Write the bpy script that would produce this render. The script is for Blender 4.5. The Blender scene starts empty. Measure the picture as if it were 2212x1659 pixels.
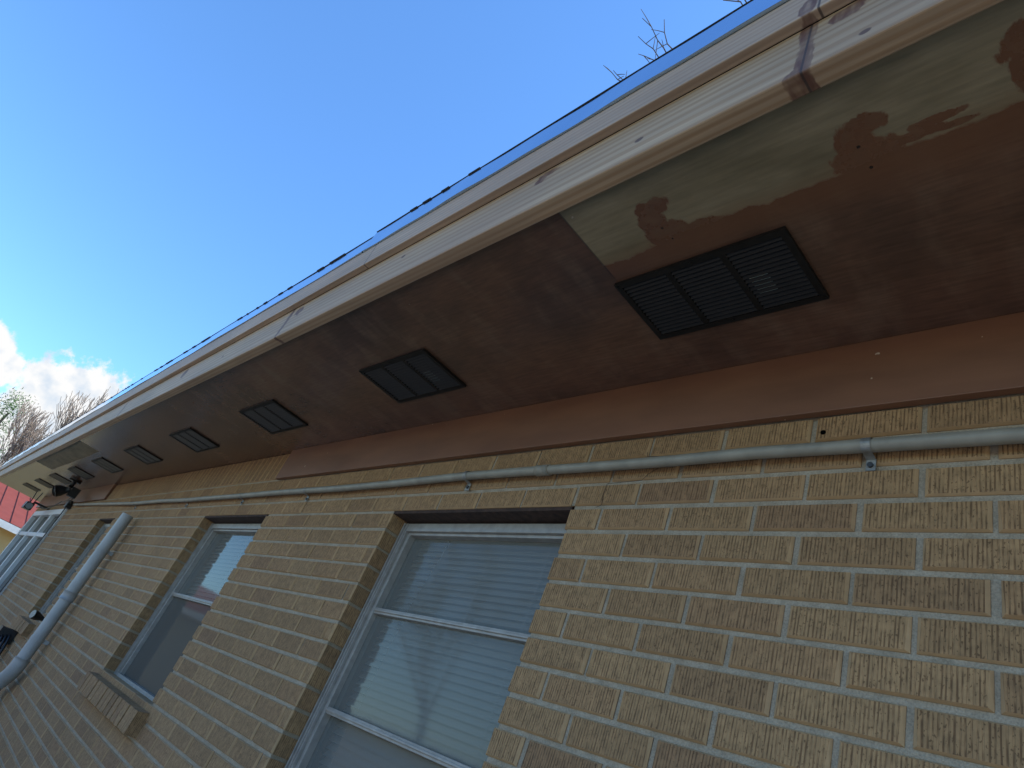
import bpy, math, random
from mathutils import Vector, Matrix
random.seed(7)
S=bpy.context.scene
S.view_settings.view_transform='Standard'; S.view_settings.look='None'; S.view_settings.exposure=0

# ---------------------------------------------------------------- helpers
class MB:
    def __init__(s): s.v=[];s.f=[];s.m=[];s.r=[];s.sm=[]
    def quad(s,pts,m=0,r=0.,smooth=False):
        b=len(s.v); s.v+= [tuple(p) for p in pts]; s.f.append(tuple(range(b,b+len(pts)))); s.m.append(m); s.r.append(r); s.sm.append(smooth)
    def box(s,x0,x1,y0,y1,z0,z1,m=0,r=0.):
        b=len(s.v)
        s.v+=[(x0,y0,z0),(x1,y0,z0),(x1,y1,z0),(x0,y1,z0),(x0,y0,z1),(x1,y0,z1),(x1,y1,z1),(x0,y1,z1)]
        for q in ((0,3,2,1),(4,5,6,7),(0,1,5,4),(1,2,6,5),(2,3,7,6),(3,0,4,7)):
            s.f.append(tuple(b+i for i in q)); s.m.append(m); s.r.append(r); s.sm.append(False)
    def prism(s,prof,x0,x1,m=0,r=0.):
        n=len(prof); b=len(s.v)
        s.v+=[(x0,y,z) for y,z in prof]+[(x1,y,z) for y,z in prof]
        for i in range(n):
            j=(i+1)%n; s.f.append((b+i,b+j,b+n+j,b+n+i)); s.m.append(m); s.r.append(r); s.sm.append(False)
        s.f.append(tuple(b+i for i in reversed(range(n)))); s.m.append(m); s.r.append(r); s.sm.append(False)
        s.f.append(tuple(b+n+i for i in range(n))); s.m.append(m); s.r.append(r); s.sm.append(False)
    def tube(s,pts,rad,n=8,m=0,r=0.,cap=True,smooth=True):
        pts=[Vector(p) for p in pts]
        if not isinstance(rad,(list,tuple)): rad=[rad]*len(pts)
        b=len(s.v); N=len(pts); up=None
        for i,p in enumerate(pts):
            d=(pts[min(i+1,N-1)]-pts[max(i-1,0)]).normalized()
            if up is None:
                up=Vector((0,0,1)) if abs(d.z)<.9 else Vector((1,0,0))
            a=d.cross(up).normalized(); up=a.cross(d).normalized()
            for k in range(n):
                t=2*math.pi*k/n; s.v.append(tuple(p+(a*math.cos(t)+up*math.sin(t))*rad[i]))
        for i in range(N-1):
            for k in range(n):
                k2=(k+1)%n
                s.f.append((b+i*n+k,b+i*n+k2,b+(i+1)*n+k2,b+(i+1)*n+k)); s.m.append(m); s.r.append(r); s.sm.append(smooth)
        if cap:
            s.f.append(tuple(b+k for k in range(n))); s.m.append(m); s.r.append(r); s.sm.append(False)
            s.f.append(tuple(b+(N-1)*n+k for k in reversed(range(n)))); s.m.append(m); s.r.append(r); s.sm.append(False)
    def obj(s,name,mats,parent=None,bevel=0):
        me=bpy.data.meshes.new(name); me.from_pydata(s.v,[],s.f)
        for m in mats: me.materials.append(m)
        me.polygons.foreach_set('material_index',s.m)
        me.polygons.foreach_set('use_smooth',s.sm)
        at=me.attributes.new('rnd','FLOAT','FACE'); at.data.foreach_set('value',s.r)
        me.update()
        o=bpy.data.objects.new(name,me); bpy.context.collection.objects.link(o)
        if parent: o.parent=parent
        if bevel:
            b=o.modifiers.new('b','BEVEL'); b.width=bevel; b.segments=2; b.limit_method='ANGLE'
        return o
def empty(name):
    o=bpy.data.objects.new(name,None); bpy.context.collection.objects.link(o); return o

class NT:
    def __init__(s,name):
        s.mat=bpy.data.materials.new(name); s.mat.use_nodes=True; s.t=s.mat.node_tree
        s.b=s.t.nodes['Principled BSDF']; s.out=s.t.nodes['Material Output']
        tc=s.t.nodes.new('ShaderNodeTexCoord'); s.co=tc.outputs['Object']
        sp=s.t.nodes.new('ShaderNodeSeparateXYZ'); s.t.links.new(s.co,sp.inputs[0]); s.x,s.y,s.z=sp.outputs
    def set(s,inp,v):
        if isinstance(v,bpy.types.NodeSocket): s.t.links.new(v,inp)
        elif isinstance(v,tuple) and len(v)==3 and inp.type=='RGBA': inp.default_value=(*v,1)
        else: inp.default_value=v
    def m(s,op,a,b=0.,c=0.,clamp=False):
        n=s.t.nodes.new('ShaderNodeMath'); n.operation=op; n.use_clamp=clamp
        for i,q in enumerate((a,b,c)): s.set(n.inputs[i],q)
        return n.outputs[0]
    def noise(s,scale=1.,sc=(1,1,1),detail=4.,rough=.55,dist=0.,off=(0,0,0),vec=None):
        mp=s.t.nodes.new('ShaderNodeMapping'); s.t.links.new(vec or s.co,mp.inputs[0]); mp.inputs['Scale'].default_value=sc; mp.inputs['Location'].default_value=off
        n=s.t.nodes.new('ShaderNodeTexNoise'); s.t.links.new(mp.outputs[0],n.inputs['Vector'])
        n.inputs['Scale'].default_value=scale;n.inputs['Detail'].default_value=detail;n.inputs['Roughness'].default_value=rough;n.inputs['Distortion'].default_value=dist
        return n.outputs[0]
    def ramp(s,f,stops,interp='LINEAR'):
        n=s.t.nodes.new('ShaderNodeValToRGB'); s.set(n.inputs[0],f); cr=n.color_ramp; cr.interpolation=interp
        while len(cr.elements)<len(stops): cr.elements.new(.5)
        for e,(p,c) in zip(cr.elements,stops):
            e.position=p; e.color=(*c,1) if isinstance(c,tuple) else (c,c,c,1)
        return n.outputs[0]
    def sstep(s,v,a,b):
        n=s.t.nodes.new('ShaderNodeMapRange'); n.interpolation_type='SMOOTHSTEP'
        s.set(n.inputs[0],v); n.inputs[1].default_value=a; n.inputs[2].default_value=b
        return n.outputs[0]
    def mix(s,f,a,b,mode='MIX'):
        n=s.t.nodes.new('ShaderNodeMix'); n.data_type='RGBA'; n.blend_type=mode
        s.set(n.inputs[0],f); s.set(n.inputs[6],a); s.set(n.inputs[7],b); return n.outputs[2]
    def attr(s,name):
        n=s.t.nodes.new('ShaderNodeAttribute'); n.attribute_name=name; return n.outputs['Fac']
    def bump(s,h,strength=.5,dist=.002):
        n=s.t.nodes.new('ShaderNodeBump'); s.set(n.inputs['Height'],h); n.inputs['Strength'].default_value=strength; n.inputs['Distance'].default_value=dist
        s.t.links.new(n.outputs[0],s.b.inputs['Normal'])
    def col(s,c): s.set(s.b.inputs['Base Color'],c)
    def rough(s,c): s.set(s.b.inputs['Roughness'],c)
    def spots(s,A,B,lst,nz):
        out=None
        for (ca,cb,ra,rb) in lst:
            u=s.m('DIVIDE',s.m('SUBTRACT',A,ca),ra); v=s.m('DIVIDE',s.m('SUBTRACT',B,cb),rb)
            d=s.m('SQRT',s.m('ADD',s.m('MULTIPLY',u,u),s.m('MULTIPLY',v,v)))
            out=d if out is None else s.m('MINIMUM',out,d)
        return s.m('ADD',out,nz)

# ---------------------------------------------------------------- materials
def simple(name,c,rough=.6,metal=0.,var=.12,nscale=20.,bump=.1,spec=.5):
    n=NT(name); nz=n.noise(nscale,detail=4)
    k=n.ramp(nz,[(.3,1-var*2),(.7,1.)])
    n.col(n.mix(1.,(*c,1),k,'MULTIPLY')); n.rough(rough); n.b.inputs['Metallic'].default_value=metal; n.b.inputs['Specular IOR Level'].default_value=spec
    if bump: n.bump(nz,bump,.003)
    return n.mat

def brick_mat(name,edge=False):
    n=NT(name); r=n.attr('rnd')
    base=n.ramp(r,[(0.,(.295,.172,.080)),(.12,(.325,.193,.088)),(.6,(.375,.226,.104)),(.92,(.345,.200,.092)),(1.,(.285,.163,.078))])
    big=n.noise(1.3,detail=2); base=n.mix(1.,base,n.ramp(big,[(.3,.84),(.7,1.06)]),'MULTIPLY')
    mott=n.noise(55.,detail=3); base=n.mix(1.,base,n.ramp(mott,[(.3,.76),(.7,1.14)]),'MULTIPLY')
    if edge:
        c=n.mix(.45,base,(.48,.32,.17))
        n.col(c); n.rough(.85); return n.mat
    # wire-cut vertical grooves (rug face)
    h=n.m('ADD',n.x,n.y)
    warp=n.noise(1.,sc=(70,70,7),detail=1.)
    ph=n.m('ADD',n.m('ADD',n.m('MULTIPLY',h,2*math.pi/.0066),n.m('MULTIPLY',n.m('SUBTRACT',warp,.5),6.)),n.m('MULTIPLY',r,40.))
    sn=n.m('SINE',ph)
    brk=n.noise(1.,sc=(150,150,24),detail=2.,rough=.75)
    line=n.m('MULTIPLY',n.sstep(sn,.0,.9),n.sstep(brk,.36,.60))
    pit=n.noise(1.,sc=(300,300,180),detail=1.)
    pits=n.sstep(pit,.39,.30)
    gm=n.m('MAXIMUM',n.m('MULTIPLY',line,.85),n.m('MULTIPLY',pits,.8))
    c=n.mix(gm,base,n.mix(1.,base,(.32,.27,.23),'MULTIPLY'))
    n.col(c); n.rough(.9)
    n.bump(n.m('MULTIPLY',n.sstep(sn,-.2,.9),-1.),.6,.002)
    return n.mat
M_brick=brick_mat('rug_face_brick'); M_edge=brick_mat('brick_edge',True)
n=NT('mortar'); a=n.noise(30,detail=4); b2=n.noise(350,detail=2)
n.col(n.mix(1.,n.ramp(a,[(.3,(.29,.24,.170)),(.7,(.39,.33,.245))]),n.ramp(b2,[(.3,.72),(.65,1.05)]),'MULTIPLY')); n.rough(.95); n.bump(b2,.5,.003); M_mortar=n.mat

n=NT('soffit_paint')
nzA=n.noise(26.,detail=3,rough=.6); nzB=n.noise(6.,sc=(1,.1,1),detail=2); fine=n.noise(1.,sc=(14,160,14),detail=3); stain=n.noise(2.2,sc=(1,1.4,1),detail=5,rough=.65)
yb=n.m('ADD',n.m('ADD',-.425,n.m('MULTIPLY',n.sstep(n.x,.40,.52),-.010)),n.m('ADD',n.m('MULTIPLY',n.m('SUBTRACT',nzB,.5),.03),n.m('MULTIPLY',n.m('SUBTRACT',nzA,.5),.024)))
painted=n.sstep(n.m('SUBTRACT',n.y,yb),-.0025,.0025)
leftp=n.sstep(n.x,.296,.292)
bl=n.spots(n.x,n.y,[(.482,-.438,.056,.040),(.466,-.478,.032,.042),(.482,-.514,.040,.020),(.54,-.432,.06,.020),
                    (.860,-.440,.056,.036),(.855,-.480,.028,.042),(.876,-.505,.034,.019),(.925,-.452,.050,.009),(.965,-.466,.04,.008),(.985,-.447,.03,.006),
                    (1.09,-.525,.034,.034),(1.075,-.49,.016,.035)],n.m('MULTIPLY',n.m('SUBTRACT',n.noise(34.,sc=(1,.6,1),detail=4,rough=.65,dist=.4),.5),1.4))
blm=n.m('MULTIPLY',n.sstep(bl,1.08,.90),n.ramp(nzA,[(.3,.82),(.5,1.)]))
pm=n.m('MAXIMUM',n.m('MAXIMUM',painted,leftp),blm)
far=n.m('MULTIPLY',n.m('MULTIPLY',n.sstep(n.x,-5.0,-5.02),n.sstep(n.x,-7.42,-7.40)),n.sstep(n.m('SUBTRACT',n.y,yb),.0015,-.0015))
pm=n.m('SUBTRACT',pm,far,clamp=True)
brown=n.mix(n.ramp(stain,[(.40,0.),(.66,1.)]),(.150,.076,.046),(.082,.044,.030))
brown=n.mix(n.m('MULTIPLY',n.ramp(n.noise(5.,sc=(2.5,1,1),detail=4,off=(9,2,0)),[(.50,0.),(.72,1.)]),.5),brown,(.195,.122,.080))
brown=n.mix(1.,brown,n.ramp(fine,[(.3,.80),(.7,1.12)]),'MULTIPLY')
fresh=n.m('MULTIPLY',n.sstep(n.x,.29,.30),n.sstep(n.y,-.34,-.42)); brown=n.mix(n.m('MULTIPLY',fresh,.75),brown,(.155,.068,.034))
bare=n.mix(n.ramp(n.noise(5.,sc=(1,2,1),detail=4),[(.35,0.),(.65,1.)]),(.185,.148,.082),(.275,.222,.132)); bare=n.mix(1.,bare,n.ramp(n.noise(1.,sc=(10,120,10),detail=3),[(.3,.82),(.7,1.08)]),'MULTIPLY')
halo=n.sstep(n.m('SUBTRACT',n.y,yb),-.04,.0); bare=n.mix(n.m('MULTIPLY',halo,.5),bare,(.19,.12,.06))
c=n.mix(pm,bare,brown)
sp=n.noise(24.,detail=2,off=(4,4,4)); spm=n.m('MULTIPLY',n.sstep(sp,.765,.785),.8); c=n.mix(spm,c,(.4,.33,.26))
nail=n.spots(n.x,n.y,[(.475,-.462,.003,.003),(.857,-.47,.003,.003),(.86,-.425,.003,.003),(.48,-.43,.002,.002)],0.); c=n.mix(n.sstep(nail,1.1,.9),c,(.02,.012,.01))
j=None
for sx in (.294,-2.146,-4.586,-7.026,-9.466,2.734):
    d=n.m('ABSOLUTE',n.m('SUBTRACT',n.x,sx)); j=d if j is None else n.m('MINIMUM',j,d)
jm=n.m('MULTIPLY',n.sstep(j,.003,.001),n.m('SUBTRACT',1.,n.m('MULTIPLY',n.sstep(n.y,-.40,-.37),.85))); c=n.mix(n.m('MULTIPLY',jm,.7),c,(.03,.02,.018))
n.col(c); n.rough(n.mix(pm,(.75,.75,.75),(.27,.27,.27)))
n.bump(n.m('ADD',n.m('MULTIPLY',fine,.5),n.m('MULTIPLY',pm,.25)),.3,.002); M_soffit=n.mat

n=NT('frieze_paint'); st=n.noise(3.,sc=(1,1,4),detail=5)
c=n.mix(n.ramp(st,[(.3,0.),(.7,1.)]),(.145,.064,.036),(.205,.094,.052)); c=n.mix(n.sstep(n.noise(38,detail=2,off=(1,7,3)),.76,.78),c,(.45,.36,.28))
n.col(c); n.rough(.45); n.bump(n.noise(1.,sc=(6,100,140),detail=3),.15,.002); M_frieze=n.mat

def wood(name,c1,c2,spots,seams):
    n=NT(name)
    wv=n.t.nodes.new('ShaderNodeTexWave'); wv.wave_type='RINGS'; wv.rings_direction='X'
    mp=n.t.nodes.new('ShaderNodeMapping'); mp.inputs['Scale'].default_value=(.35,9,9); mp.inputs['Location'].default_value=(.2,4.9,-2.9)
    n.t.links.new(n.co,mp.inputs[0]); n.t.links.new(mp.outputs[0],wv.inputs['Vector'])
    wv.inputs['Scale'].default_value=2.6; wv.inputs['Distortion'].default_value=5.; wv.inputs['Detail'].default_value=3.; wv.inputs['Detail Scale'].default_value=.7
    g=wv.outputs['Fac']; lo=n.noise(1.,sc=(1.6,5,9),detail=4)
    fib=n.noise(1.,sc=(4,160,160),detail=3)
    c=n.mix(n.ramp(g,[(.25,0.),(.9,.8)]),c1,c2); c=n.mix(1.,c,n.ramp(lo,[(.3,.76),(.7,1.08)]),'MULTIPLY'); c=n.mix(1.,c,n.ramp(fib,[(.3,.84),(.7,1.06)]),'MULTIPLY')
    pink=n.noise(1.3,sc=(1,2,3),detail=2,off=(5,5,1)); c=n.mix(n.m('MULTIPLY',n.ramp(pink,[(.42,0.),(.66,1.)]),.4),c,(.36,.225,.145))
    kn=n.spots(n.x,n.z,[(.53,.40,.010,.006),(-.30,.44,.010,.006),(1.3,.42,.012,.008),(.93,.37,.008,.006),(-1.7,.41,.01,.007)],n.m('MULTIPLY',n.m('SUBTRACT',fib,.5),.5)); c=n.mix(n.sstep(kn,1.2,.8),c,(.12,.065,.04))
    if spots:
        nz=n.m('MULTIPLY',n.m('SUBTRACT',n.noise(1.,sc=(30,20,22),detail=3,rough=.65),.5),1.5)
        sm=n.sstep(n.spots(n.x,n.z,spots,nz),1.1,.85); thin=n.ramp(n.noise(1.,sc=(60,20,14),detail=2),[(.3,.40),(.6,.95)])
        c=n.mix(n.m('MULTIPLY',sm,thin),c,(.105,.042,.026))
    for sx in seams:
        d=n.m('ABSOLUTE',n.m('SUBTRACT',n.x,sx)); c=n.mix(n.m('MULTIPLY',n.sstep(d,.003,.001),.85),c,(.04,.025,.02))
    n.col(c); n.rough(.62); n.bump(fib,.12,.002); return n.mat
M_fascia=wood('new_pine_fascia',(.45,.32,.195),(.33,.205,.105),
   [(.838,.47,.016,.05),(.842,.38,.014,.07),(.83,.335,.018,.03),(.90,.46,.03,.016),(.93,.475,.03,.012),(.268,.465,.034,.010),(.245,.45,.02,.012),(-1.06,.42,.018,.09),(-.985,.45,.03,.02),(-2.3,.44,.04,.03),(-3.5,.42,.02,.08)],[.842,-1.06,-3.5,-5.94,-8.4])
M_trim=wood('pine_trim',(.46,.33,.225),(.38,.255,.165),[(.87,.55,.03,.02),(.84,.50,.015,.03)],[.86,-.53,-2.97,-5.4])

n=NT('metal_drip_edge'); n.col((.44,.57,.72)); n.b.inputs['Metallic'].default_value=1.; n.rough(.12); M_flash=n.mat
M_shingle=simple('asphalt_shingle',(.045,.043,.042),.95,0,.3,60,.5)
M_vent=simple('black_vent_metal',(.015,.014,.013),.5,.0,.2,40,.0,.22)
M_black=simple('painted_cavity_shade',(.003,.003,.003),.95,bump=0,spec=0)  # flat black colour stands in for shade inside the vents and wall hole
M_pale=simple('vent_light_patch',(.38,.42,.34),.8)  # pale colour paints a spot of reflected light behind the vent slats
M_alu=simple('aluminium_frame',(.36,.335,.30),.5,.2,.15,30,.1)
M_white=simple('white_vinyl',(.60,.60,.58),.45,0,.08,10,.03)
M_blind=simple('window_blind',(.72,.71,.68),.6,0,.05,bump=0)
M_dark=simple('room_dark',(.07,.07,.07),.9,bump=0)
M_rust=simple('rusty_lintel',(.065,.034,.022),.9,0,.35,50,.5)
M_cond=simple('painted_conduit',(.29,.265,.21),.5,.05,.15,18,.06)
M_strap=simple('galvanised_strap',(.34,.33,.30),.45,.5,.2,60,.1)
M_pvc=simple('grey_pvc',(.38,.375,.355),.45,0,.1,8,.03)
M_plastic=simple('black_plastic',(.012,.012,.013),.45,0,.1,bump=0)
M_lens=simple('lamp_lens',(.25,.26,.25),.15,0,.05,bump=0)
M_screw=simple('screw_head',(.10,.10,.10),.4,.8)
def glass(name,tint,dif,fac,blend=.2):
    m=bpy.data.materials.new(name); m.use_nodes=True; t=m.node_tree; t.nodes.clear()
    o=t.nodes.new('ShaderNodeOutputMaterial'); tr=t.nodes.new('ShaderNodeBsdfTransparent'); tr.inputs[0].default_value=(*tint,1)
    d=t.nodes.new('ShaderNodeBsdfDiffuse'); d.inputs[0].default_value=(*dif,1)
    g=t.nodes.new('ShaderNodeBsdfGlossy'); g.inputs['Roughness'].default_value=.05; g.inputs[0].default_value=(.85,.84,.82,1)
    lw=t.nodes.new('ShaderNodeLayerWeight'); lw.inputs[0].default_value=blend
    m1=t.nodes.new('ShaderNodeMixShader'); m1.inputs[0].default_value=fac; t.links.new(tr.outputs[0],m1.inputs[1]); t.links.new(d.outputs[0],m1.inputs[2])
    m2=t.nodes.new('ShaderNodeMixShader'); t.links.new(lw.outputs['Fresnel'],m2.inputs[0]); t.links.new(m1.outputs[0],m2.inputs[1]); t.links.new(g.outputs[0],m2.inputs[2])
    t.links.new(m2.outputs[0],o.inputs[0]); return m
M_glass=glass('screened_glass',(.72,.74,.72),(.22,.225,.205),.55)
M_glassd=glass('dark_screen_glass',(.40,.42,.42),(.125,.122,.11),.75,.12)

# ---------------------------------------------------------------- brick house
GZ=-2.30; X0=-10.5; X1=3.2; ZS=.37; CO=.0677; MOD=.2032
house=empty('brick_house')
openings=[(-.86,0.,-19*CO,0.),(-2.90,-1.99,-.90,0.),(-5.75,-5.17,-.90,0.),(-10.25,-7.8,-1.02,.135)]
W=MB()
def brick(x0,x1,z0,z1,r,dep=.095):
    if x1-x0<.02 or z1-z0<.012: return
    j=random.uniform(-.0014,.0014); e=.0052; y0=j; yc=.0055
    sk=random.uniform(-.0008,.0008)
    a=[(x0,yc,z0),(x1,yc,z0+sk),(x1,yc,z1+sk),(x0,yc,z1)]
    f=[(x0+e*random.uniform(.6,1.3),y0,z0+e*.6),(x1-e*random.uniform(.6,1.3),y0,z0+e*.6+sk),(x1-e*random.uniform(.6,1.3),y0,z1-e*.6+sk),(x0+e*random.uniform(.6,1.3),y0,z1-e*.6)]
    W.quad(f,0,r)
    for i in range(4):
        k=(i+1)%4; W.quad([a[i],a[k],f[k],f[i]],1,r)
    bk=[(p[0],dep,p[2]) for p in a]
    for i in range(4):
        k=(i+1)%4; W.quad([bk[i],bk[k],a[k],a[i]],0 if i in(1,3) else 1,r)
for k in range(-34,6):
    z0=k*CO+.0055+random.uniform(-.0008,.0008); z1=(k+1)*CO-.0055
    if z1>ZS-.002: z1=ZS-.002
    off=.105 if k%2 else 0.
    zm=(z0+z1)/2
    ops=sorted([(o[0],o[1]) for o in openings if o[2]<zm<o[3]])
    segs=[];cur=X0
    for a,b in ops: segs.append((cur,a)); cur=b
    segs.append((cur,X1))
    nmin=int((X0-off)/MOD)-2
    for s0,s1 in segs:
        for i in range(nmin,int((X1-off)/MOD)+2):
            jx=random.uniform(-.002,.002)
            b0=off+i*MOD+.005+jx; b1=off+(i+1)*MOD-.005+jx
            a=max(b0,s0); b=min(b1,s1)
            if k>=3 and -6.10<(a+b)/2<-2.11: continue
            if b-a>.03: brick(a,b,z0,z1,random.random())
x=-6.10
while x<-2.13:
    brick(x+.0045,x+.0677-.0045,3*CO+.005,ZS-.002,random.choice([.02,.05,.3,.98,.99])); x+=.0677
W.obj('bricks',[M_brick,M_edge],house)
Mo=MB(); q=.0075
zt=ZS; cur=X0+.006
for (a,b,z0,z1) in sorted(openings):
    Mo.box(cur,a-q,q,.1,GZ,zt)
    Mo.box(a-q,b+q,q,.1,GZ,z0-q); Mo.box(a-q,b+q,q,.1,z1+q,zt)
    cur=b+q
Mo.box(cur,X1-.006,q,.1,GZ,zt)
Mo.obj('mortar_bed',[M_mortar],house)
n=NT('side_brick'); bt=n.t.nodes.new('ShaderNodeTexBrick'); cx=n.t.nodes.new('ShaderNodeCombineXYZ'); n.t.links.new(n.m('ADD',n.x,n.y),cx.inputs[0]); n.t.links.new(n.z,cx.inputs[1]); n.t.links.new(cx.outputs[0],bt.inputs[0])
bt.inputs['Color1'].default_value=(.36,.215,.10,1);bt.inputs['Color2'].default_value=(.3,.175,.08,1);bt.inputs['Mortar'].default_value=(.36,.31,.22,1);bt.inputs['Scale'].default_value=1.;bt.inputs['Brick Width'].default_value=.2032;bt.inputs['Row Height'].default_value=.0677;bt.inputs['Mortar Size'].default_value=.005
n.col(bt.outputs[0]); n.rough(.9); M_side=n.mat
B=MB(); B.box(X0,X0+.1,.101,7.,GZ,ZS); B.box(X1-.1,X1,.101,7.,GZ,ZS); B.box(X0+.1,X1-.1,6.9,7.,GZ,ZS)
rz=.66+.30*4.2
for xx in (X0+.03,X1-.03):
    B.quad([(xx,0,ZS+.1),(xx,7,ZS+.1),(xx,3.5,rz-.12)])
B.obj('side_walls',[M_side],house)

FX0=-11.6; FX1=3.9
So=MB(); So.box(FX0,FX1,-.604,.10,ZS,ZS+.012); So.obj('soffit',[M_soffit],house)
F=MB(); F.box(-2.11,FX1,-.020,-.001,.198,ZS-.0005); F.box(FX0+1.0,-6.10,-.020,-.001,.205,ZS-.0005); F.obj('frieze_board',[M_frieze],house,.0015)
Fa=MB(); Fa.box(FX0,FX1,-.642,-.604,.345,.485); Fa.obj('fascia_board',[M_fascia],house,.003)
Tr=MB(); Tr.box(FX0,FX1,-.662,-.6425,.483,.575); Tr.obj('fascia_trim',[M_trim],house,.002)
Dr=MB()
def wob(i): return .0010*math.sin(i*.9)+.001*math.sin(i*.37)
N=110
segs=[(-.62,FX1,.674,-.668),(FX0,-.625,.657,-.666)]
for (a,b,zt2,yy) in segs:
    for i in range(N):
        xa=a+(b-a)*i/N; xb=a+(b-a)*(i+1)/N
        Dr.quad([(xa,yy+wob(i),.577),(xb,yy+wob(i+1),.577),(xb,yy+.006+wob(i+1)*.4,zt2),(xa,yy+.006+wob(i)*.4,zt2)],0,0,False)
        Dr.quad([(xa,yy+wob(i),.577),(xa,-.640,.577),(xb,-.640,.577),(xb,yy+wob(i+1),.577)],0)
Dr.obj('drip_edge',[M_flash],house)
Ro=MB(); ry=3.5
for (a,b,zt2,yy) in segs:
    Ro.box(a,b,yy+.004,yy+.05,zt2+.0005,zt2+.0020)
    x=a
    while x<b-.001:
        L=min(random.uniform(.01,.06),b-x)
        if random.random()<(.10 if x>0 else .22): Ro.box(x,x+L,yy+.002,yy+.03,zt2-.001,zt2+random.uniform(.0025,.0042))
        x+=L
Ro.quad([(FX0,-.64,.650),(FX1,-.64,.650),(FX1,ry,rz),(FX0,ry,rz)]); Ro.quad([(FX0,ry,rz),(FX1,ry,rz),(FX1,7.64,.663),(FX0,7.64,.663)])
Ro.quad([(FX0,-.60,.575),(FX1,-.60,.575),(FX1,ry,rz-.1),(FX0,ry,rz-.1)]); Ro.quad([(FX0,ry,rz-.1),(FX1,ry,rz-.1),(FX1,7.64,.57),(FX0,7.64,.57)])
for xx in (FX0,FX1):
    Ro.quad([(xx,-.62,.50),(xx,-.62,.645),(xx,ry,rz-.002),(xx,ry,rz-.16)]); Ro.quad([(xx,7.64,.50),(xx,7.64,.655),(xx,ry,rz-.002),(xx,ry,rz-.16)])
    Ro.quad([(xx,-.602,.372),(xx,.1,.372),(xx,.1,.70),(xx,-.602,.50)])
Ro.obj('roof',[M_shingle],house)

for k in range(-1,10):
    xr=.6906-1.1733*k; xl=xr-.405; y0=-.3699; y1=-.1707; z=ZS
    V=MB(); fr=.014
    V.box(xl+.002,xr-.002,y0+.002,y1-.002,z-.002,z-.0005,1)
    zz0=z-.009; zz1=z-.0006
    V.box(xl,xr,y0,y0+fr,zz0,zz1); V.box(xl,xr,y1-fr,y1,zz0,zz1)
    V.box(xl,xl+fr,y0+fr,y1-fr,zz0,zz1); V.box(xr-fr,xr,y0+fr,y1-fr,zz0,zz1)
    iw=.405-2*fr; pw=(iw-2*.014)/3
    for p in (0,1):
        xx=xl+fr+pw*(p+1)+.014*p; V.box(xx,xx+.014,y0+fr,y1-fr,zz0+.001,zz1)
    ns=15
    for p in range(3):
        xa=xl+fr+(pw+.014)*p; xb=xa+pw
        for i in range(ns):
            yc=y0+fr+(y1-y0-2*fr)*(i+.5)/ns
            V.prism([(yc-.0040,z-.0030),(yc-.0031,z-.0026),(yc+.0036,z-.0086),(yc+.0027,z-.0090)],xa,xb)
    for sx,sy in ((xl+.007,y0+.007),(xr-.007,y1-.007),(xl+.20,y1-.007),(xl+.2,y0+.007)):
        V.tube([(sx,sy,zz0-.0015),(sx,sy,zz0+.001)],.003,8)
    if k in (0,1): V.box(xl+.285,xl+.325,-.275,-.225,z-.0040,z-.0022,2)
    V.obj('soffit_vent',[M_vent,M_black,M_pale],house)

def window(x0,x1,z0,z1,rails,dark=None,frm=M_alu,yf=.066):
    e=empty('window'); e.parent=house
    f=MB(); w=.030; zt=z1-.012
    f.box(x0,x0+w,yf,yf+.05,z0,zt); f.box(x1-w,x1,yf,yf+.05,z0,zt); f.box(x0+w,x1-w,yf,yf+.05,zt-w,zt); f.box(x0+w,x1-w,yf,yf+.05,z0,z0+w)
    f.box(x0+w,x0+w+.016,yf+.012,yf+.05,z0+w,zt-w); f.box(x1-w-.016,x1-w,yf+.012,yf+.05,z0+w,zt-w)
    f.box(x0+w+.016,x1-w-.016,yf+.012,yf+.05,zt-w-.010,zt-w)
    f.box(x0+.004,x0+.009,yf-.006,yf-.0005,z0,zt); f.box(x0+.022,x0+.026,yf-.004,yf-.0005,z0,zt)
    for r in rails:
        f.box(x0+w+.016,x1-w-.016,yf+.014,yf+.05,r-.010,r+.010)
        f.box(x0+w+.016,x1-w-.016,yf+.009,yf+.0138,r-.003,r+.004)
    f.obj('frame',[frm],e,.0015)
    zs=[z0+w]+sorted(rails)+[zt-w]
    for i in range(len(zs)-1):
        g=MB(); y=yf+.032+(.004 if i%2 else 0); tl=.0015*(1 if i%2 else -1); g.quad([(x0+w,y,zs[i]),(x1-w,y+tl,zs[i]),(x1-w,y+tl*2,zs[i+1]),(x0+w,y+tl,zs[i+1])])
        g.obj('pane',[M_glassd if (dark and i in dark) else M_glass],e)
    b=MB(); z=z0+.02
    while z<zt-.02:
        t=random.uniform(-.001,.001)
        b.prism([(yf+.085,z-.008+t),(yf+.0855,z-.0095+t),(yf+.103,z+.0095+t),(yf+.1025,z+.011+t)],x0+.02,x1-.02); z+=.0215
    for cx in (x0+.18,x1-.18,(x0+x1)/2): b.box(cx-.002,cx+.002,yf+.082,yf+.084,z0+.02,zt-.02)
    b.obj('blinds',[M_blind],e)
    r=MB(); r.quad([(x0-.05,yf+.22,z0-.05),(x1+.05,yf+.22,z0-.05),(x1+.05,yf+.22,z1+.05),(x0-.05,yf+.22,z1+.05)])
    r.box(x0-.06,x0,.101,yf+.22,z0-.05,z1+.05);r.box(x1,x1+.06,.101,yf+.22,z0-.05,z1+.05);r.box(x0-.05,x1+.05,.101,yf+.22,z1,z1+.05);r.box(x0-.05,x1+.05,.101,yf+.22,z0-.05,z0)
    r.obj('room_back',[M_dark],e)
    l=MB(); l.box(x0+.0005,x1-.0005,.006,.094,z1-.006,z1+.004); l.obj('steel_lintel',[M_rust],e)
    return e
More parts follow.
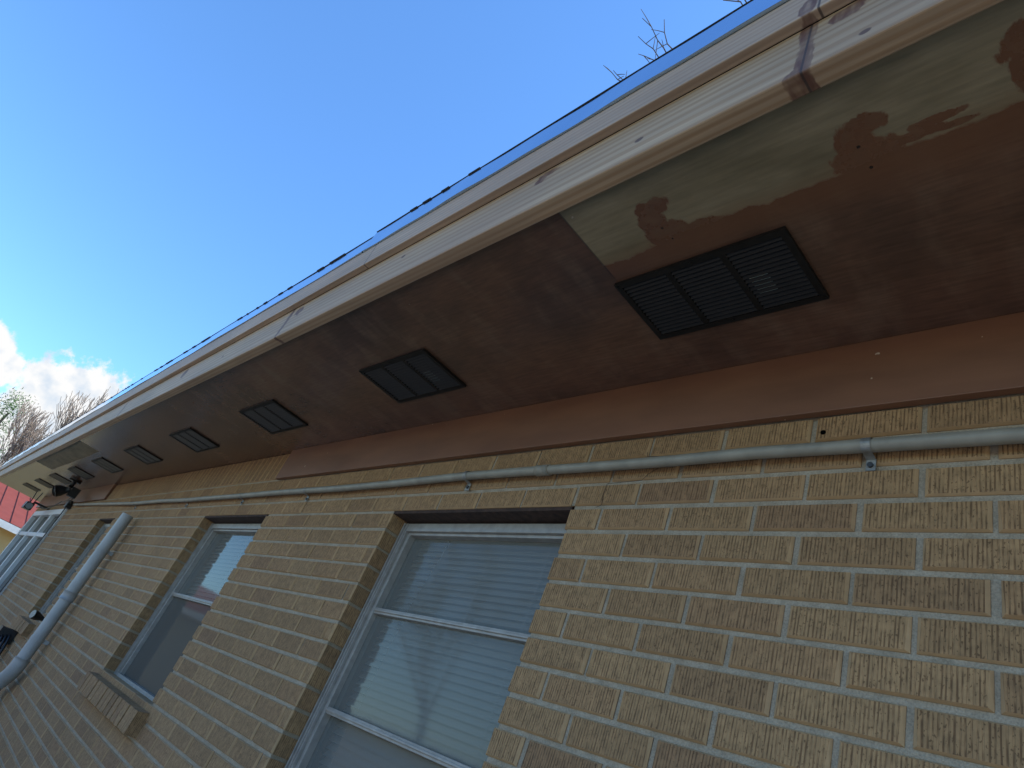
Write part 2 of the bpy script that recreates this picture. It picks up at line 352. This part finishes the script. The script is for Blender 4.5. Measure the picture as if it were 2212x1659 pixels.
def sill(x0,x1,z):
    s=MB(); x=x0-.03; s.prism([(-.040,z-.100),(.09,z-.100),(.09,z-.008),(-.040,z-.026)],x0-.025,x1+.025,1)
    while x<x1+.02:
        r=random.random(); o=random.uniform(-.002,.002)
        s.prism([(-.048+o,z-.106),(.07,z-.106),(.07,z),(-.048+o,z-.018)],x,x+.057,0,r); x+=.0672
    s.obj('brick_sill',[M_brick,M_mortar],house,.002)
window(-.86,0.,-19*CO,0.,[-.326,-.645,-.965])
window(-2.90,-1.99,-.90,0.,[-.435],dark=[0])
window(-5.75,-5.17,-.90,0.,[-.435],dark=[0,1])
sill(-2.90,-1.99,-.90); sill(-5.75,-5.17,-.90); sill(-.86,0.,-19*CO)
e=empty('sliding_window'); e.parent=house
f=MB(); a,b,z0,z1=-10.25,-7.8,-1.02,.135
f.box(a,a+.07,-.02,.06,z0,z1);f.box(b-.07,b,-.02,.06,z0,z1);f.box(a+.07,b-.07,-.02,.06,z1-.07,z1);f.box(a+.07,b-.07,-.02,.06,z0,z0+.07)
for xx in (-9.45,-8.62): f.box(xx-.04,xx+.04,-.012,.058,z0+.07,z1-.07)
f.box(a+.07,b-.07,-.008,.055,-.22,-.17)
f.obj('frame',[M_white],e,.004)
g=MB(); g.quad([(a+.07,.03,z0+.07),(b-.07,.03,z0+.07),(b-.07,.03,z1-.07),(a+.07,.03,z1-.07)]); g.obj('pane',[M_glassd],e)
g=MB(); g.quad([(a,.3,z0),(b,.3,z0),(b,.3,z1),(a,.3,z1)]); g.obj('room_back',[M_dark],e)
f=MB(); f.box(a-.05,b+.05,-.045,.0,z0-.10,z0-.002); f.obj('brick_sill',[M_brick],house,.002)
ck=MB()
def crack(pts,w=.0008):
    for (xa,za),(xb,zb) in zip(pts,pts[1:]):
        d=Vector((xb-xa,0,zb-za)).normalized(); nn=Vector((-d.z,0,d.x))*w
        A=Vector((xa,-.0022,za));Bv=Vector((xb,-.0022,zb)); ck.quad([A-nn,Bv-nn,Bv+nn,A+nn])
crack([(.20,.150),(.203,.137),(.24,.134),(.246,.10),(.222,.085),(.208,.068),(.16,.066),(.102,.064),(.10,.03),(.105,.002),(.09,-.004)])
ck.obj('wall_crack',[M_rust],house)
h=MB(); h.tube([(.632,-.0024,.158),(.632,.004,.158)],.0055,10); h.obj('wall_hole',[M_black],house)

# ---------------------------------------------------------------- conduit
con=empty('electrical_conduit')
c=MB(); cp=[(2.6,.105),(1.3,.098),(.97,.097),(.73,.101),(.5,.106),(.313,.103),(.1,.104),(-.2,.108),(-.478,.110),(-.9,.104),(-1.3,.101),(-1.633,.104),(-2.0,.107),(-2.415,.106),(-3.,.108),(-3.374,.108),(-4.0,.118),(-4.69,.117),(-5.3,.13),(-6.,.145),(-7.0,.165),(-7.7,.178)]
fine=[]
for i in range(len(cp)-1):
    for t in (0,.33,.66): fine.append((cp[i][0]+(cp[i+1][0]-cp[i][0])*t,-.023,cp[i][1]+(cp[i+1][1]-cp[i][1])*t))
c.tube(fine,.0135,16); c.tube([(-.155,-.023,.1065),(-.105,-.023,.1065)],.0158,16)
c.obj('pipe',[M_cond],con)
for sx,szz in ((.73,.101),(-.478,.110),(-1.633,.104),(-2.415,.106),(-3.374,.108),(-4.69,.117),(1.9,.1)):
    s=MB(); R=.0155
    P=[(-.001,szz+.019),(-.012,szz+.0165)]+[(-.023-R*math.sin(math.radians(q2)),szz+R*math.cos(math.radians(q2))) for q2 in range(0,181,15)]+[(-.010,szz-.0165),(-.003,szz-.019),(-.003,szz-.042)]
    hw=.0085
    for i in range(len(P)-1):
        (ya,za),(yb2,zb)=P[i],P[i+1]; s.quad([(sx-hw,ya,za),(sx+hw,ya,za),(sx+hw,yb2,zb),(sx-hw,yb2,zb)],0)
    s.box(sx-hw,sx+hw,-.0034,-.001,szz-.042,szz-.017,0)
    s.tube([(sx,-.008,szz-.031),(sx,-.003,szz-.031)],.0055,10,1)
    s.obj('strap',[M_strap,M_screw],con)

# ---------------------------------------------------------------- riser pipe
pp=empty('drain_pipe'); px=-4.36; py=-.075; R=.041
p=MB()
p.tube([(px,py,-.02),(px,py,-1.12)],R,24,cap=False); p.tube([(px,py,-1.12),(px,py,-.02)],R-.005,24,cap=False)
p.tube([(px,py,-.68),(px,py,-.62)],R+.005,24)
el=[(px,py,-1.08)]
for i in range(7):
    t=math.radians(60*i/6); el.append((px-.11*(1-math.cos(t)),py,-1.10-.11*math.sin(t)))
lx,lz=el[-1][0],el[-1][2]; el+=[(lx-.10,py,lz-.06)]
p.tube(el,R+.006,24)
p.tube([(lx-.08,py,lz-.05),(lx-.14,py,lz-.10),(lx-.16,py,lz-.2),(lx-.16,py,GZ)],R,24)
p.obj('pipe',[M_pvc],pp)
for z in (-.30,-.95):
    s=MB(); s.tube([(px,py,z-.012),(px,py,z+.012)],R+.0025,24,cap=False); s.box(px-.012,px+.012,-.035,-.001,z-.012,z+.012); s.obj('bracket',[M_pvc],pp)

# ---------------------------------------------------------------- flood light, camera
fl=empty('flood_light'); f=MB(); ox,oy,oz=-7.15,-.20,.0
f.tube([(ox,oy,ZS-.001),(ox,oy,ZS-.03)],.06,20); f.tube([(ox,oy,ZS-.03),(ox,oy,ZS-.10)],.022,12)
def head(mb,p,d,r=.06,l=.12):
    p=Vector(p); d=Vector(d).normalized(); mb.tube([p,p+d*l*.35,p+d*l*.6,p+d*l],[r*.45,r*.7,r*.95,r],18,0); mb.tube([p+d*(l-.004),p+d*(l+.001)],r*.9,18,1)
head(f,(ox+.05,oy,ZS-.13),(-.1,-.8,-.6)); head(f,(ox-.05,oy,ZS-.13),(-.6,-.6,-.4)); f.tube([(ox+.06,oy,ZS-.13),(ox-.06,oy,ZS-.13)],.02,10); f.box(ox-.05,ox+.05,oy+.02,oy+.10,ZS-.18,ZS-.08)
f.obj('fixture',[M_plastic,M_lens],fl)
sc=empty('security_camera'); f=MB(); ox,oy,oz=-9.3,-.22,.10
f.tube([(ox,-.002,oz+.06),(ox,oy+.05,oz+.06),(ox,oy,oz)],.014,8); f.box(ox-.10,ox+.12,oy-.045,oy+.045,oz-.06,oz+.03); f.tube([(ox+.12,oy,oz-.015),(ox+.135,oy,oz-.015)],.035,16,1)
f.tube([(ox-.05,oy,oz+.03),(ox-.07,oy-.02,oz+.20)],.007,6); f.tube([(ox,oy+.03,oz+.03),(ox-.01,oy+.04,oz+.20)],.007,6)
f.obj('body',[M_plastic,M_lens],sc,.003)
cb=MB()
def droop(a,b,s,n=12): return [tuple(Vector(a).lerp(Vector(b),i/n)-Vector((0,0,s*4*(i/n)*(1-i/n)))) for i in range(n+1)]
cb.tube(droop((-7.2,-.10,.30),(-8.3,-.05,.22),.05),.006,6); cb.tube(droop((-8.3,-.05,.22),(-9.3,-.1,.14),.06),.006,6); cb.tube(droop((-7.7,-.03,.18),(-7.2,-.12,.28),.03),.006,6); cb.tube([(-7.82,-.03,.16),(-7.76,-.03,-.3),(-7.74,-.03,-1.0),(-7.75,-.02,-1.9)],.006,6)
cb.obj('utility_cable',[M_plastic])
jb=MB(); jb.box(-7.80,-7.68,-.06,-.002,.13,.22); jb.obj('junction_box',[M_plastic],con,.004)
sp=empty('spotlight'); f=MB(); head(f,(-4.78,-.05,-.845),(.35,-.92,.05),.032,.085); f.tube([(-4.80,-.002,-.86),(-4.80,-.03,-.86),(-4.78,-.05,-.845)],.010,8); f.box(-4.84,-4.76,-.015,-.002,-.90,-.82); f.obj('head',[M_plastic,M_lens],sp)
hs=empty('garden_hose'); f=MB()
for i in range(5):
    f.tube([(-5.60+(.19-.01*i)*math.sin(t*math.pi/12),-.04-.022*i,-1.24+(.19-.01*i)*math.cos(t*math.pi/12)) for t in range(25)],.011,8,cap=False)
f.box(-5.66,-5.54,-.12,-.002,-1.12,-1.02)
f.obj('coil',[M_plastic],hs)

# ---------------------------------------------------------------- ground & surroundings
n=NT('ground'); a=n.noise(.6,detail=4); b=n.noise(14,detail=4); n.col(n.mix(1.,n.mix(n.ramp(a,[(.4,0.),(.6,1.)]),(.44,.34,.20),(.30,.28,.12)),n.ramp(b,[(.3,.75),(.7,1.1)]),'MULTIPLY')); n.rough(.95)
G=MB(); G.quad([(-400,-400,GZ),(400,-400,GZ),(400,400,GZ),(-400,400,GZ)]); G.obj('ground',[n.mat])
n=NT('concrete'); b=n.noise(9,detail=5); n.col(n.ramp(b,[(.3,(.43,.37,.29)),(.7,(.57,.50,.40))])); n.rough(.9)
G=MB(); G.box(-13,6,-5.5,-.02,GZ-.1,GZ+.03); G.obj('pavement',[n.mat],None,.01)
M_fen=simple('cedar_fence',(.36,.25,.155),.85,0,.25,4,.0)
f=MB(); x=-22.
while x<14:
    h=random.uniform(1.78,1.84); f.box(x,x+.138,-9.02,-9.0,GZ,GZ+h,0); x+=.145
for z in (.4,1.5): f.box(-22,14,-8.999,-8.96,GZ+z,GZ+z+.09)
f.obj('wooden_fence',[M_fen])
nb=empty('neighbor_house')
M_red=simple('red_metal_roof',(.30,.07,.045),.7,.0,.1,3,.0,.2); M_tan=simple('tan_siding',(.55,.40,.20),.8,0,.1,2,.0)
f=MB(); f.box(-32,-23,-9,9,GZ,.25); f.obj('walls',[M_tan],nb)
f=MB(); f.quad([(-22.3,-9.6,.42),(-22.3,9.6,.42),(-27.5,9.6,1.7),(-27.5,-9.6,1.7)]); f.quad([(-32.7,-9.6,.42),(-32.7,9.6,.42),(-27.5,9.6,1.7),(-27.5,-9.6,1.7)])
y=-9.6
while y<9.6: 
    f.quad([(-22.3,y,.46),(-22.3,y+.04,.46),(-27.5,y+.04,1.74),(-27.5,y,1.74)]); y+=.4
f.obj('roof',[M_red],nb)
f=MB(); f.box(-22.35,-22.15,-9.6,9.6,.22,.40); f.box(-22.99,-22.95,-6,-3,-1.9,-.5); f.obj('gutter',[M_white],nb)

# trees
def grow(mb,p,d,r,l,depth,spread=.5,upb=.15,minr=.004,nb=(2,3)):
    p=Vector(p); d=Vector(d).normalized(); pts=[p];rr=[r]; k=4 if depth>1 else 3
    for i in range(k):
        d=(d+Vector((random.gauss(0,.09),random.gauss(0,.09),random.gauss(0,.07)+upb*.2))).normalized()
        p=p+d*l/k; pts.append(p); rr.append(max(minr,r*(1-.38*(i+1)/k)))
    mb.tube(pts,rr,7 if r>.06 else (5 if r>.02 else 3),0,0.,False)
    if depth<=0: return
    for i in range(random.randint(*nb)+1):
        q=pts[random.choice([2,3,k,k])]
        a=Vector((random.gauss(0,1),random.gauss(0,1),random.gauss(0,1))); a=(a-d*a.dot(d)).normalized()
        nd=(d+a*random.uniform(spread*.7,spread*1.5)+Vector((0,0,upb))).normalized()
        grow(mb,q,nd,rr[-1]*random.uniform(.5,.8),l*random.uniform(.62,.86),depth-1,spread,upb,minr,nb)
M_bark=simple('tree_bark',(.20,.15,.12),.9,0,.25,6,.0)
M_twig=simple('bare_twigs',(.42,.33,.25),.9,0,.25,6,.0)
M_twigd=simple('dark_twigs',(.16,.125,.11),.9,0,.25,6,.0)
for (x,y,h,dp) in ((-33,.5,2.6,6),(-36,2.4,2.9,6),(-36,1.2,2.6,5),(-34,-.3,2.2,5)):
    t=MB(); grow(t,(x,y,GZ),(0,0,1),.14,h,dp,.38,.36,.011,(2,3)); t.obj('bare_tree',[M_twig])
for (x,y,h) in ((-9,-13,2.6),(-15,-11.5,2.4)):
    t=MB(); grow(t,(x,y,GZ),(0,0,1),.16,h,5,.5,.25,.012,(2,3)); t.obj('bare_tree',[M_twigd])
t=MB(); base=Vector((-5.5,9.5,GZ))
t.tube([base,base+Vector((.1,-.2,3)),base+Vector((.2,-.6,6)),base+Vector((.1,-1.0,8.5))],[.24,.2,.16,.13],10)
top=base+Vector((.1,-1.0,8.5))
for i in range(5): grow(t,top,(random.uniform(-.6,.6),random.uniform(.1,.8),1),.09,2.2,4,.5,.15,.006)
def limb(end,r0=.07):
    pts=[top.lerp(Vector(end),k/6)+Vector((random.gauss(0,.08),random.gauss(0,.05),.35*math.sin(math.pi*k/6))) for k in range(6)]+[Vector(end)]
    t.tube(pts,[r0*(1-k/7.6)for k in range(7)],7,cap=False)
def twigs(start,tips,r=.017):
    for tp in tips:
        a=Vector(start); b=Vector(tp); L=(b-a).length
        pts=[a.lerp(b,k/5)+Vector([random.gauss(0,.03*L) for _ in range(3)])*(0 if k in(0,5) else 1) for k in range(6)]
        t.tube(pts,[r*(1-.13*k) for k in range(6)],4,cap=False)
        for k in (2,3,4):
            d=Vector((random.gauss(0,1),random.gauss(0,1)-.6,random.gauss(0,1))).normalized()*L*random.uniform(.15,.36)
            q=pts[k]; t.tube([q,q+d*.5+Vector((0,0,.01)),q+d],[r*.55,r*.45,r*.3],3,cap=False)
limb((-4.55,3.15,11.0)); twigs((-4.55,3.15,11.0),[(-4.95,2.30,11.25),(-4.75,2.10,11.35),(-4.45,2.35,11.4),(-5.0,2.5,11.0)])
limb((-3.3,3.5,12.0)); twigs((-3.3,3.5,12.0),[(-3.9,2.45,12.3),(-3.7,2.20,12.5),(-3.3,2.50,12.6)])
limb((-5.1,2.95,10.4)); twigs((-5.1,2.95,10.4),[(-5.45,2.25,10.6),(-5.3,2.35,10.5)])
t.obj('bare_tree',[M_twigd])
pn=empty('pine_tree'); t=MB(); bx,by=-42.,-1.15
t.tube([(bx,by,GZ),(bx+.1,by,2),(bx,by+.1,5.9)],[.22,.16,.05],8); t.obj('trunk',[M_bark],pn)
n=NT('pine_needles'); n.col(n.ramp(n.attr('rnd'),[(0.,(.05,.11,.03)),(1.,(.17,.26,.07))])); n.rough(.7); lf=MB()
for i in range(200):
    z=random.uniform(-.5,6.9); R2=(7.6-z)*.16+.5; a=random.uniform(0,6.28); rr=R2*random.uniform(.1,1.)
    c0=Vector((bx+rr*math.cos(a),by+rr*math.sin(a),z+random.uniform(-.2,.2)-rr*.12))
    for j in range(26):
        p0=c0+Vector([random.gauss(0,.22) for _ in range(3)]); d=Vector([random.gauss(0,1) for _ in range(3)]).normalized()*random.uniform(.1,.2); e2=Vector([random.gauss(0,1) for _ in range(3)]).normalized()*.03
        lf.quad([p0-e2,p0+d,p0+e2],0,random.random())
lf.obj('needles',[n.mat],pn)

# ---------------------------------------------------------------- world
w=bpy.data.worlds.new('World'); S.world=w; w.use_nodes=True; t=w.node_tree; t.nodes.clear()
SE,SA=math.radians(50),math.radians(25)
o=t.nodes.new('ShaderNodeOutputWorld'); bg=t.nodes.new('ShaderNodeBackground'); sky=t.nodes.new('ShaderNodeTexSky'); sky.sky_type='NISHITA'; sky.sun_disc=False
sky.sun_elevation=SE; sky.sun_rotation=SA; sky.air_density=1.; sky.dust_density=.1; sky.ozone_density=1.8
tint=t.nodes.new('ShaderNodeMix'); tint.data_type='RGBA'; tint.blend_type='MULTIPLY'; tint.inputs[0].default_value=1.; t.links.new(sky.outputs[0],tint.inputs[6]); tint.inputs[7].default_value=(1.18,1.78,2.3,1)
t.links.new(tint.outputs[2],bg.inputs[0]); bg.inputs[1].default_value=.15
tc=t.nodes.new('ShaderNodeTexCoord'); dirv=tc.outputs['Generated']
def mth(op,a,b=0.,clamp=False):
    nn=t.nodes.new('ShaderNodeMath'); nn.operation=op; nn.use_clamp=clamp
    for i,qq in enumerate((a,b)):
        if isinstance(qq,bpy.types.NodeSocket): t.links.new(qq,nn.inputs[i])
        else: nn.inputs[i].default_value=qq
    return nn.outputs[0]
best=None
for (cx,cy,cz,r) in [(-.978,.050,.200,.062),(-.982,.030,.175,.065),(-.975,.082,.165,.055),(-.984,-.055,.185,.045),(-.984,-.095,.195,.05),(-.98,.0,.11,.07),(-.6,-.78,.17,.12),(-.3,-.93,.2,.10),(.2,-.95,.2,.14),(.5,-.8,.25,.12)]:
    L=math.sqrt(cx*cx+cy*cy+cz*cz); vd=t.nodes.new('ShaderNodeVectorMath'); vd.operation='DISTANCE'; t.links.new(dirv,vd.inputs[0]); vd.inputs[1].default_value=(cx/L,cy/L,cz/L)
    q=mth('SUBTRACT',1.,mth('DIVIDE',vd.outputs['Value'],r)); best=q if best is None else mth('MAXIMUM',best,q)
nz=t.nodes.new('ShaderNodeTexNoise'); t.links.new(dirv,nz.inputs[0]); nz.inputs['Scale'].default_value=30.; nz.inputs['Detail'].default_value=6.; nz.inputs['Roughness'].default_value=.6
mk=mth('ADD',best,mth('MULTIPLY',mth('SUBTRACT',nz.outputs[0],.5),1.5))
mr=t.nodes.new('ShaderNodeMapRange'); mr.interpolation_type='SMOOTHSTEP'; t.links.new(mk,mr.inputs[0]); mr.inputs[1].default_value=0.; mr.inputs[2].default_value=.22
nz2=t.nodes.new('ShaderNodeTexNoise'); t.links.new(dirv,nz2.inputs[0]); nz2.inputs['Scale'].default_value=40.; nz2.inputs['Detail'].default_value=4.
cr=t.nodes.new('ShaderNodeValToRGB'); t.links.new(nz2.outputs[0],cr.inputs[0]); cr.color_ramp.elements[0].position=.3; cr.color_ramp.elements[0].color=(.70,.80,.92,1); cr.color_ramp.elements[1].position=.55; cr.color_ramp.elements[1].color=(1,1,1,1)
bg2=t.nodes.new('ShaderNodeBackground'); t.links.new(cr.outputs[0],bg2.inputs[0]); bg2.inputs[1].default_value=1.
mx=t.nodes.new('ShaderNodeMixShader'); t.links.new(mr.outputs[0],mx.inputs[0]); t.links.new(bg.outputs[0],mx.inputs[1]); t.links.new(bg2.outputs[0],mx.inputs[2]); t.links.new(mx.outputs[0],o.inputs[0])
sl=bpy.data.lights.new('sun','SUN'); sl.energy=5.; sl.angle=math.radians(.53); sl.color=(1.,.92,.80)
so=bpy.data.objects.new('sun',sl); bpy.context.collection.objects.link(so)
sd=Vector((math.sin(SA)*math.cos(SE),math.cos(SA)*math.cos(SE),math.sin(SE))); so.rotation_euler=sd.to_track_quat('Z','Y').to_euler(); so.location=(0,0,20)

# ---------------------------------------------------------------- camera
cd=bpy.data.cameras.new('camera'); co=bpy.data.objects.new('camera',cd); bpy.context.collection.objects.link(co); S.camera=co
cd.sensor_width=36; cd.lens=22.91; cd.clip_start=.02; cd.clip_end=2000
rt=Vector((.67320,.64779,.35660)); dn=Vector((-.15501,.59515,-.78852)); fw=Vector((-.72303,.47556,.50107))
mw=Matrix((( rt.x,-dn.x,-fw.x,1.1815),(rt.y,-dn.y,-fw.y,-1.1041),(rt.z,-dn.z,-fw.z,-.6570),(0,0,0,1)))
co.matrix_world=mw
